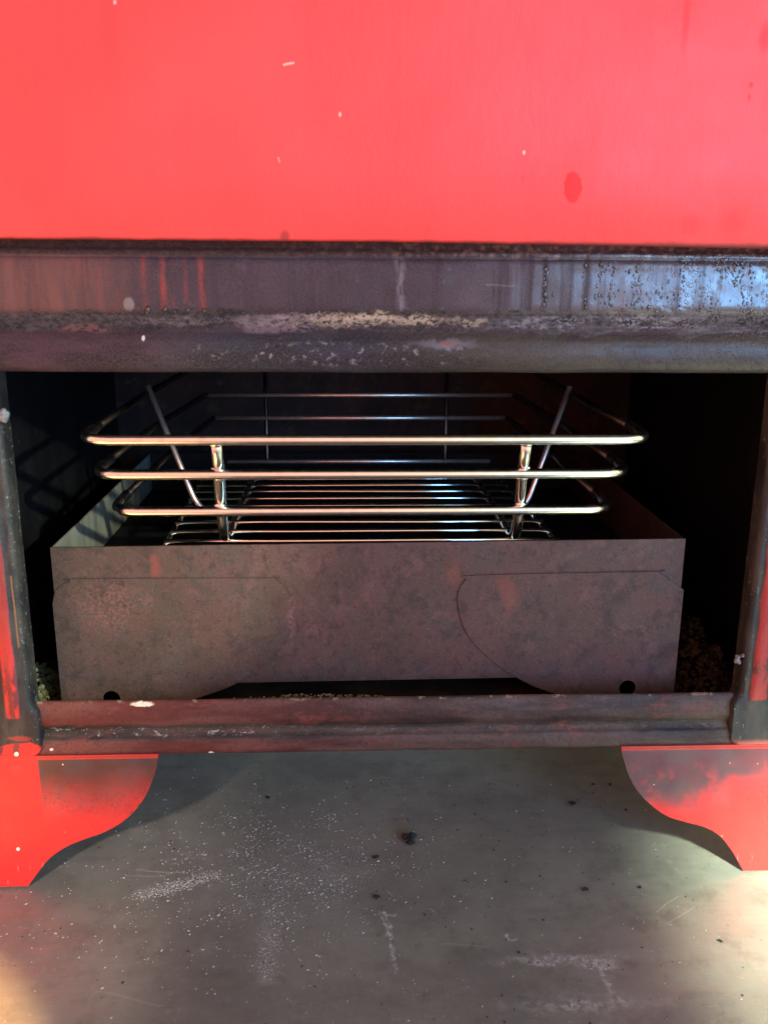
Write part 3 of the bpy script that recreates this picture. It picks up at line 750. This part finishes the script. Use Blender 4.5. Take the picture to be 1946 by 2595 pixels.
for i, (x, y, r, lab) in enumerate(flakes):
    bm = bmesh.new()
    for k in range(7 if r > .002 else 3):
        q = r * .55
        chip(bm, random.gauss(0, q * .5), random.gauss(0, q * (.9 if r > .004 else .5)), q * .35 + random.uniform(0, q * .4), q * random.uniform(.6, 1), (1, random.uniform(.6, 1.1), .55), i * 9 + k, 2, .6, random.uniform(0, 6))
    o = build('char_flake', bm, M_BK, weld=False); o.location = (x, y, 0)
    tag(o, lab, 'char flake', 'char flakes scattered on the steel table')

# ------------------------------------------------------------------ tar drops and baked crust on the lintel (parts of the oven)
bm = bmesh.new()
def drop(x, z, r, long=1., y=-.0002):
    g = bmesh.ops.create_icosphere(bm, subdivisions=2, radius=1); sd = random.uniform(0, 50)
    for v in g['verts']:
        d = 1 + .35 * noise.noise(v.co * 1.4 + Vector((sd, 0, sd)))
        v.co = Vector((v.co.x * r * d + x, v.co.y * r * .38 * d + y, v.co.z * r * long * d + z))
for k in range(300):
    x = .205 - abs(random.gauss(0, .032)); z = random.uniform(.3268, .3525)
    if noise.noise(Vector((x * 60, 3, z * 45))) < -.12: continue
    drop(x, z, random.uniform(.00022, .00062), random.uniform(1, 2.0))
for cx, n, w in ((.0990, 26, .0007), (.1195, 14, .0007), (.1320, 30, .0022), (.1450, 34, .0016), (.126, 16, .003)):
    for k in range(n): drop(cx + random.gauss(0, w), random.uniform(.328, .351), random.uniform(.0002, .0006), random.uniform(1, 2.6))
for x, z, r in ((.0993, .3350, .0010), (.0990, .3470, .0009), (-.0965, .3266, .0013), (-.0880, .3268, .0009), (-.0770, .3265, .0008), (-.0690, .3263, .0008), (.1520, .3290, .0009), (.1280, .3345, .0006)):
    drop(x, z, r, 1.5)
M_TAR = Mat('wet_tar').finish((.012, .010, .010), .10, 0, spec=.8)
o = build('tar_drops', bm, M_TAR, oven, True, weld=False); o['kind'] = 'stuff'
bm = bmesh.new()
def crust_y(z):                                               # depth of the lintel face at this height
    for (a, b) in zip(prof_l, prof_l[1:]):
        if b[1] <= z <= a[1]: return a[0] + (b[0] - a[0]) * (a[1] - z) / max(1e-6, a[1] - b[1])
    return 0
prof_l = [(0, .3275), (.0012, .3255), (.0026, .3240), (.0022, .3222), (.0032, .3205), (.0038, .3188), (.0024, .3172), (.0002, .3150), (-.0018, .3120), (-.0028, .3085), (-.0029, .3050), (-.0022, .3012), (-.0006, .2980)]
for k in range(3600):
    x = random.uniform(-.19, .22); z = random.gauss(.3222, .0022) + .0016 * noise.noise(Vector((x * 30, 0, 8)))
    if noise.noise(Vector((x * 26, 5, z * 120))) + .5 * noise.noise(Vector((x * 110, 5, z * 300))) < -.02: continue
    if not .300 < z < .3272: continue
    chip(bm, x, crust_y(z) - .0002, z, random.uniform(.00018, .00055), (random.uniform(1, 1.8), .6, random.uniform(.6, 1)), k, 1, .5, 0)
for k in range(700):
    x = random.gauss(-.005, .045); z = random.gauss(.3050, .0035)
    if not .2985 < z < .313 or noise.noise(Vector((x * 60, 5, z * 200))) < .05: continue
    chip(bm, x, crust_y(z) - .0002, z, random.uniform(.00014, .00034), (random.uniform(1, 1.5), .6, 1), k, 1, .5, 0)
mc = Mat('baked_crust')
pale = mc.blob(.004, .3228, .028, .0035, .5, .008, 120).max(mc.blob(.040, .3220, .014, .003, .5, .008, 120)).max(mc.blob(-.036, .3200, .018, .005, .5, .008, 120) * .8)
col = mc.mix(mc.noise(160, 4, .7, off=3, lo=.38, hi=.62), (.020, .017, .015), (.085, .075, .070))
col = mc.mix(pale * mc.noise(300, 3, .7, off=8, lo=.40, hi=.56), col, (.34, .28, .20))
o = build('baked_crust', bm, mc.finish(col, .75, 0, spec=.4), oven, weld=False); o['kind'] = 'stuff'
